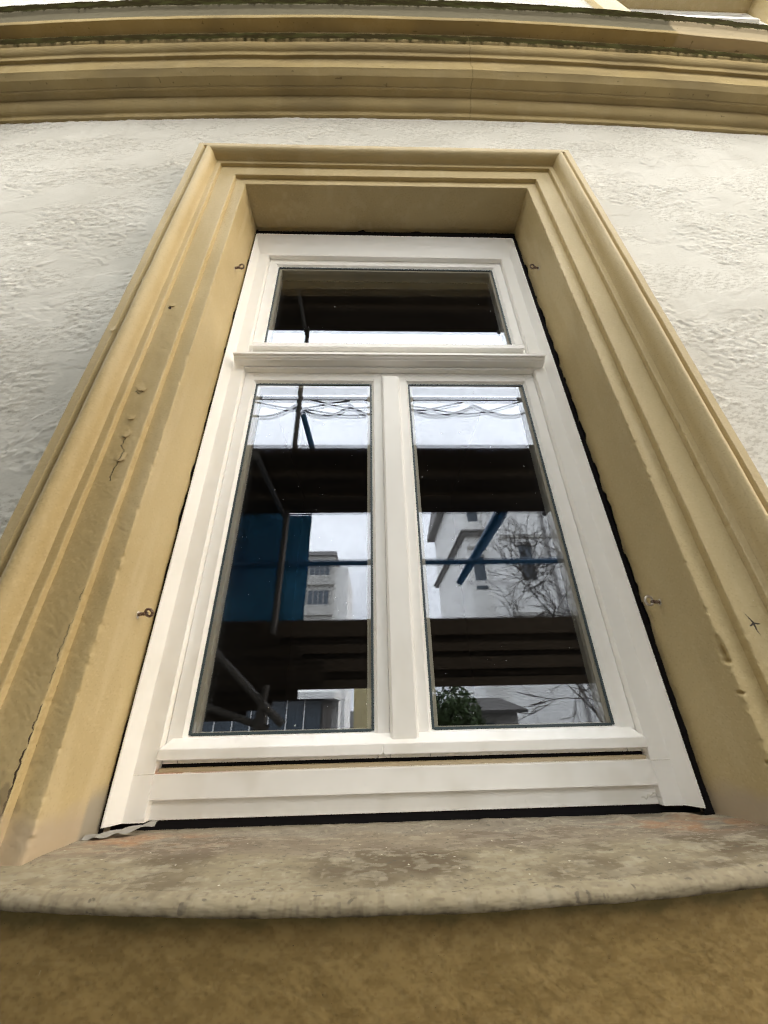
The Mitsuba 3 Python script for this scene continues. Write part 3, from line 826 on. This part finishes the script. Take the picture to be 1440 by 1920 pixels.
S = 'scaffold'
labels[S] = {'label': 'builders\' scaffold with dark timber decks mirrored in the window panes', 'category': 'scaffold'}
YI, YO = -1.00, -1.92
for z_, xa, xb in ((1.77, -2.5, 1.62), (4.28, -2.5, 1.62)):
    for k in (range(3) if z_ < 3 else (1, 2)):
        y1 = YI - 0.02 - k * 0.31
        put(S + '__deck_plank', box(xa, xb, y1 - 0.295, y1, z_, z_ + 0.05), 'm_plank')
    for k, xk in enumerate((xa + 0.1, -0.86, xb - 0.12)):
        put(S + '__ledger', tube((xk, YI - .01, z_ - 0.03), (xk, YO, z_ - 0.03), 0.024), 'm_steel', smooth=40)
    for yb_ in (-1.27, -1.60):
        put(S + '__batten', box(xa, xb, yb_ - .02, yb_ + .02, z_ - .035, z_ - .002), 'm_board')
    put(S + '__toe_board', box(xa, xb, YO - 0.03, YO, z_ + 0.02, z_ + 0.17), 'm_board')
for xk in (-0.83, 1.58, -2.45):
    put(S + '__post', tube((xk, YO + .03, GZ), (xk, YO + .03, 6.4), 0.026), 'm_steel', smooth=40)
for xk in (-2.45, 1.6):
    put(S + '__post', tube((xk, YI - .02, GZ), (xk, YI - .02, 6.4), 0.026), 'm_steel', smooth=40)
put(S + '__guard_rail', tube((-2.5, YO - .03, 1.30), (1.7, YO - .03, 1.30), 0.026), 'm_blue', smooth=40, label='blue guard rail')
put(S + '__guard_rail', tube((-2.5, YO - .03, 3.18), (1.7, YO - .03, 3.18), 0.020), 'm_steel', smooth=40)
put(S + '__brace', tube((0.66, YO - .07, 1.12), (1.14, YO - .07, 1.80), 0.026, r2=0.060), 'm_blue', smooth=40, label='blue diagonal brace')
put(S + '__brace', tube((-0.79, YO - .01, 2.95), (-0.66, YO - .01, 2.5), 0.028), 'm_blue', smooth=40)
put(S + '__brace', tube((-1.45, YO + .4, 0.85), (-0.62, YO + .4, 0.12), 0.024), 'm_steel', smooth=40)
put(S + '__brace', tube((-1.50, YO + .4, 0.36), (-0.70, YO + .4, 0.10), 0.020), 'm_steel', smooth=40)
put(S + '__brace', tube((-0.74, YO + .4, 0.34), (-0.82, YO + .4, -0.2), 0.022), 'm_steel', smooth=40)
# lower stack of boards stepping up towards the street
for k, (y1, z0, z1, mt) in enumerate(((YO - .02, 0.33, 0.39, 'm_board'), (YO - .05, 0.40, 0.44, 'm_plank'), (YO - .00, 0.445, 0.53, 'm_board'), (YO - .06, 0.53, 0.57, 'm_plank'), (YO - .02, 0.575, 0.64, 'm_board'), (YO - .05, 0.645, 0.69, 'm_plank'), (YO - .00, 0.695, 0.82, 'm_board'))):
    put(S + '__side_board', box(-2.5, 1.65, y1 - .04, y1, z0, z1), mt)
put(S + '__side_board', box(-2.5, 1.65, YO - .16, YO - .115, 0.335, 0.80), 'm_plank')
put(S + '__board_stack', cat([box(-2.2, -0.95 + 0.18 * q_, YO + .02 + .05 * q_, YO + .05 + .05 * q_, 0.14 + .06 * q_, 0.80 - .1 * q_) for q_ in range(4)]), 'm_plank')

# blue tarpaulin at the left end, white net above
tx_, tz_ = np.linspace(-2.5, -0.625, 60), np.linspace(0.80, 1.80, 24)
TX, TZ = np.meshgrid(tx_, tz_, indexing='ij')
TY = YO - 0.06 + 0.02 * np.sin(TX * 9 + TZ * 3) + 0.015 * np.sin(TZ * 11 + TX * 4)
put('blue_tarpaulin', grid_mesh(np.stack([TX, TY, TZ], -1)), 'm_bluetarp', smooth=True, label='dark blue tarpaulin hung on the scaffold, mirrored in the left pane', category='tarpaulin')
ty_ = np.linspace(-0.88, -2.75, 20)  # added unseen sheet, blocks sidelong light from the left
tz_ = np.linspace(-0.9, 5.0, 40)
TY, TZ = np.meshgrid(ty_, tz_, indexing='ij')
put('light_block_sheet', grid_mesh(np.stack([-1.72 + 0.03 * np.sin(TZ * 4 + TY * 6), TY, TZ], -1)), 'm_block_sheet', smooth=True, label='tall dark green sheet added out of view to block light from the left', category='tarpaulin')
ty_ = np.linspace(-0.44, -0.98, 10)  # second added sheet, out of view, keeps light off the right jamb
tz_ = np.linspace(-0.9, 3.9, 30)
TY, TZ = np.meshgrid(ty_, tz_, indexing='ij')
put('light_block_sheet', grid_mesh(np.stack([-2.75 + 0.02 * np.sin(TZ * 5 + TY * 9), TY, TZ], -1)), 'm_block_sheet', smooth=True, label='narrow dark green sheet added out of view near the wall to block light from the left', category='tarpaulin')
nx, nz = np.linspace(-2.5, 1.62, 200), np.linspace(0, 1, 26)
NX, NZ = np.meshgrid(nx, nz, indexing='ij')
ph = (NX + 0.30) / 0.66
topz = 3.12 - (0.17 + 0.12 * (meshkit.noise(np.stack([np.floor(ph), ph * 0, ph * 0], -1) + 0.5) - 0.5)) * np.abs(np.sin(np.pi * (ph + 0.12 * np.sin(ph * 1.7)))) ** 0.8
NZZ = 2.50 + (topz - 2.50) * NZ
NYY = YO - 0.05 + 0.03 * NZ * np.sin(NX * 21) + 0.02 * np.sin(NX * 6 + 5 * NZ)
put('white_net', grid_mesh(np.stack([NX, NYY, NZZ], -1)), 'm_net', smooth=True, label='white scaffold net tied up in scallops, mirrored high in the panes', category='net')
for x0, x1, za, zb_, sag in ((-1.5, -0.3, 3.13, 3.10, 0.10), (-0.9, 0.45, 3.02, 3.14, 0.16), (-0.2, 0.9, 3.14, 3.08, 0.12), (0.3, 1.6, 3.05, 3.12, 0.14), (-0.9, 0.2, 3.16, 3.02, 0.06)):
    tt = np.linspace(0, 1, 15)
    pc = np.stack([x0 + (x1 - x0) * tt, YO + .01 + 0.02 * np.sin(tt * 9), za + (zb_ - za) * tt - sag * 4 * tt * (1 - tt)], -1)
    put(S + '__cable', cat([tube(pc[i], pc[i + 1], 0.009, 6) for i in range(14)]), 'm_tape')
put(S + '__net_rope', cat([tube((nx[i], YO - .055, topz[i, 0] + .004), (nx[i + 1], YO - .055, topz[i + 1, 0] + .004), 0.012, 6) for i in range(len(nx) - 1)]), 'm_steel')

# grey apartment block
A = 'apartment_block'
labels[A] = {'label': 'grey concrete apartment block mirrored low in the left pane', 'category': 'apartment block'}
ya = -40.0
put(A + '__wall', xprism([(ya - 14, GZ), (ya - 14, 16.3), (ya, 16.3), (ya, GZ)], -22, -4.4), 'm_fargrey')
put(A + '__stair_tower', xprism([(ya - 12, GZ), (ya - 12, 15.2), (ya - 1.0, 15.2), (ya - 1.0, GZ)], -4.4, -2.9), 'm_farwhite')
put(A + '__roof', box(-22.2, -4.2, ya - 14.2, ya + .25, 16.3, 16.75), 'm_fartrim')
for fl in range(5):
    z_ = 14.1 - 3.35 * fl
    put(A + '__slab', box(-22, -4.35, ya + .003, ya + .35, z_ - 1.35, z_ - 0.25), 'm_fargrey')
    for k in range(6):
        x1 = -4.9 - 2.6 * k
        w_ = put(A + '__window', box(x1 - 2.3, x1, ya + .003, ya + .06, z_ - .2, z_ + 1.4), 'm_farglass')
        put(w_ + '__mullion', cat([box(x1 - 2.3 * q_ - .06, x1 - 2.3 * q_ + .06, ya + .062, ya + .12, z_ - .2, z_ + 1.4) for q_ in (0, .25, .5, .75, 1)]), 'm_fartrim')

# white house with overhanging eaves
Hh = 'white_house'
labels[Hh] = {'label': 'tall white house with dark eaves mirrored in the right pane', 'category': 'house'}
yh = -17.0
put(Hh + '__wall', xprism([(yh - 9, GZ), (yh - 9, 12.1), (yh, 12.1), (yh, GZ)], 4.9, 13), 'm_farwhite')
put(Hh + '__wing', box(5.9, 13, yh + .02, yh + 2.2, GZ, 11.2), 'm_farwhite')
put(Hh + '__eave', cat([box(4.72, 5.9, yh - 9.5, yh + .3, 8.3, 8.42), box(4.6, 5.9, yh - 9.5, yh + .45, 8.42, 8.5)]), 'm_fartrim')
put(Hh + '__roof', xprism([(yh - 9.6, 12.4), (yh - 4, 14), (yh + 0.4, 12.4), (yh + 0.4, 12.1), (yh - 9.6, 12.1)], 4.4, 13.4), 'm_fartrim')
for z_ in (5.4, 9.2):
    w_ = put(Hh + '__window', box(5.15, 5.7, yh + .003, yh + .03, z_, z_ + 1.7), 'm_farglass')
    put(w_ + '__lintel', box(5.1, 5.75, yh + .003, yh + .1, z_ + 1.7, z_ + 1.85), 'm_fartrim')
    w_ = put(Hh + '__window', box(6.7, 7.25, yh + 2.203, yh + 2.24, z_ - 0.2, z_ + 1.4), 'm_farglass')
    put(w_ + '__lintel', box(6.65, 7.3, yh + 2.203, yh + 2.3, z_ + 1.4, z_ + 1.55), 'm_fartrim')
put(Hh + '__string_course', cat([box(4.9, 5.89, yh + .002, yh + .08, 7.55, 7.7), box(5.9, 13, yh + 2.205, yh + 2.28, 7.2, 7.35), box(5.9, 13, yh + 2.205, yh + 2.27, 3.6, 3.75)]), 'm_fargrey')
put(Hh + '__downpipe', tube((8.05, yh + 2.3, GZ), (8.05, yh + 2.3, 11.0), 0.07), 'm_fartrim', smooth=40)
cn = np.linspace(4.0, 6.0, 41)
put(Hh + '__canopy', grid_mesh(np.stack([np.stack([cn, yh + 2.2 + 0 * cn, 5.15 + 0.04 * (np.arange(41) % 2)], -1), np.stack([cn - .25, yh + 3.6 + 0 * cn, 4.5 + 0.04 * (np.arange(41) % 2)], -1)], 1)), 'm_fartrim')
put(Hh + '__plinth', box(6.2, 13, yh + 2.21, yh + 2.30, GZ, -0.5), 'm_fargrey')

# flat-roofed pavilion with a glazed front
Pv = 'pavilion'
labels[Pv] = {'label': 'low glazed pavilion with a white flat roof mirrored at the bottom of the left pane', 'category': 'pavilion'}
yp = -27.0
put(Pv + '__wall', box(-14, -3.4, yp - 6, yp, GZ, 0.95), 'm_roof')
put(Pv + '__roof', box(-14.6, -2.6, yp - 6.4, yp + .9, 0.95, 1.35), 'm_farwhite')
put(Pv + '__upper_storey', box(-8.2, -2.9, yp - 9, yp - 6.4, GZ, 2.3), 'm_farwhite')
for k in range(9):
    x0 = -13.8 + 1.15 * k
    w_ = put(Pv + '__window', box(x0 + .05, x0 + 1.08, yp + .003, yp + .04, -1.5, 0.85), 'm_farglass')
    put(w_ + '__mullion', box(x0 - .03, x0 + .045, yp + .003, yp + .12, GZ, 0.95), 'm_farwhite')

put('gate_pillar', cat([box(-0.62, -0.08, -11.6, -11.0, GZ, 1.15), box(-0.66, -0.04, -11.64, -10.96, 1.15, 1.25)]), 'm_yellow', label='yellow rendered gate pillar mirrored beside the cover strip', category='pillar')

# low shed
Sh = 'garden_shed'
labels[Sh] = {'label': 'dark-roofed shed mirrored at the bottom of the right pane', 'category': 'shed'}
put(Sh + '__wall', box(2.6, 4.2, -13.4, -11.4, GZ, 0.15), 'm_fargrey')
put(Sh + '__roof', xprism([(-13.6, 0.5), (-13.6, 0.42), (-11.0, 0.05), (-11.0, 0.13)], 2.4, 4.4), 'm_roof')
put(Sh + '__window', box(2.9, 3.5, -11.395, -11.36, -1.1, -0.2), 'm_farglass')

# evergreen bush and bare tree
rb = np.random.default_rng(3)


def leaves(n, c, rad, size):
    d = rb.normal(size=(n, 3)); d /= np.linalg.norm(d, axis=1, keepdims=True)
    lump = 0.72 + 0.5 * meshkit.fbm(d * 2.2 + 4, 3, 2)
    p = np.array(c) + d * np.array(rad) * (rb.random((n, 1)) ** 0.35) * lump[:, None]
    a = rb.normal(size=(n, 3)); a /= np.linalg.norm(a, axis=1, keepdims=True)
    b_ = np.cross(a, rb.normal(size=(n, 3))); b_ /= np.linalg.norm(b_, axis=1, keepdims=True)
    s_ = size * rb.uniform(0.6, 1.3, (n, 1))
    v = np.stack([p - a * s_, p + b_ * s_ * .45, p + a * s_, p - b_ * s_ * .45], 1).reshape(-1, 3)
    i = np.arange(n)[:, None] * 4
    return trimesh.Trimesh(v, np.vstack([i + [0, 1, 2], i + [0, 2, 3]]), process=False)


put('evergreen_bush__crown', cat([leaves(4200, (1.25, -8.3, -0.6), (0.95, 0.8, 1.2), 0.06), leaves(2600, (1.75, -8.0, -0.2), (0.6, 0.6, 0.95), 0.055), leaves(1600, (0.95, -8.1, 0.1), (0.5, 0.5, 0.8), 0.05), leaves(1500, (2.2, -8.5, -0.75), (0.7, 0.6, 0.8), 0.055)]), 'm_leaf')
put('evergreen_bush__stem', cat([tube((1.35, -8.2, GZ), (1.35 + dx, -8.2 + dy, -0.2), 0.03, 6, 0.012) for dx, dy in ((0, 0), (.3, .1), (-.3, .1), (.1, -.3))]), 'm_bark')
labels['evergreen_bush'] = {'label': 'dark evergreen bush mirrored at the foot of the right pane', 'category': 'bush'}

branches = []


def grow(p, d, L, r, lev):
    q_ = p
    for s_ in range(3):
        e_ = q_ + d * L / 3
        branches.append((q_, e_, r * (1 - .18 * s_), r * (1 - .18 * (s_ + 1))))
        q_ = e_
        d = d + rb.normal(size=3) * 0.16
        d[2] += 0.05
        d /= np.linalg.norm(d)
        if lev < 6:
            nd = d + rb.normal(size=3) * 0.62
            nd /= np.linalg.norm(nd)
            grow(q_, nd, L * 0.66, r * 0.52, lev + 1)
    if lev < 6:
        grow(q_, d, L * 0.7, r * 0.6, lev + 1)


rb = np.random.default_rng(1)
grow(np.array([4.9, -7.6, GZ]), np.array([-0.06, 0, 1.0]), 2.5, 0.06, 1)
sel = [b for b in branches]
put('bare_tree__trunk', cat([tube(a_, b_, max(r0, .008), 6, max(r1, .008)) for a_, b_, r0, r1 in sel[:3]]), 'm_bark')
put('bare_tree__crown', cat([tube(a_, b_, max(r0, .0060), 4, max(r1, .0060)) for a_, b_, r0, r1 in sel[3:]]), 'm_bark')
labels['bare_tree'] = {'label': 'leafless tree mirrored against the white house in the right pane', 'category': 'tree'}
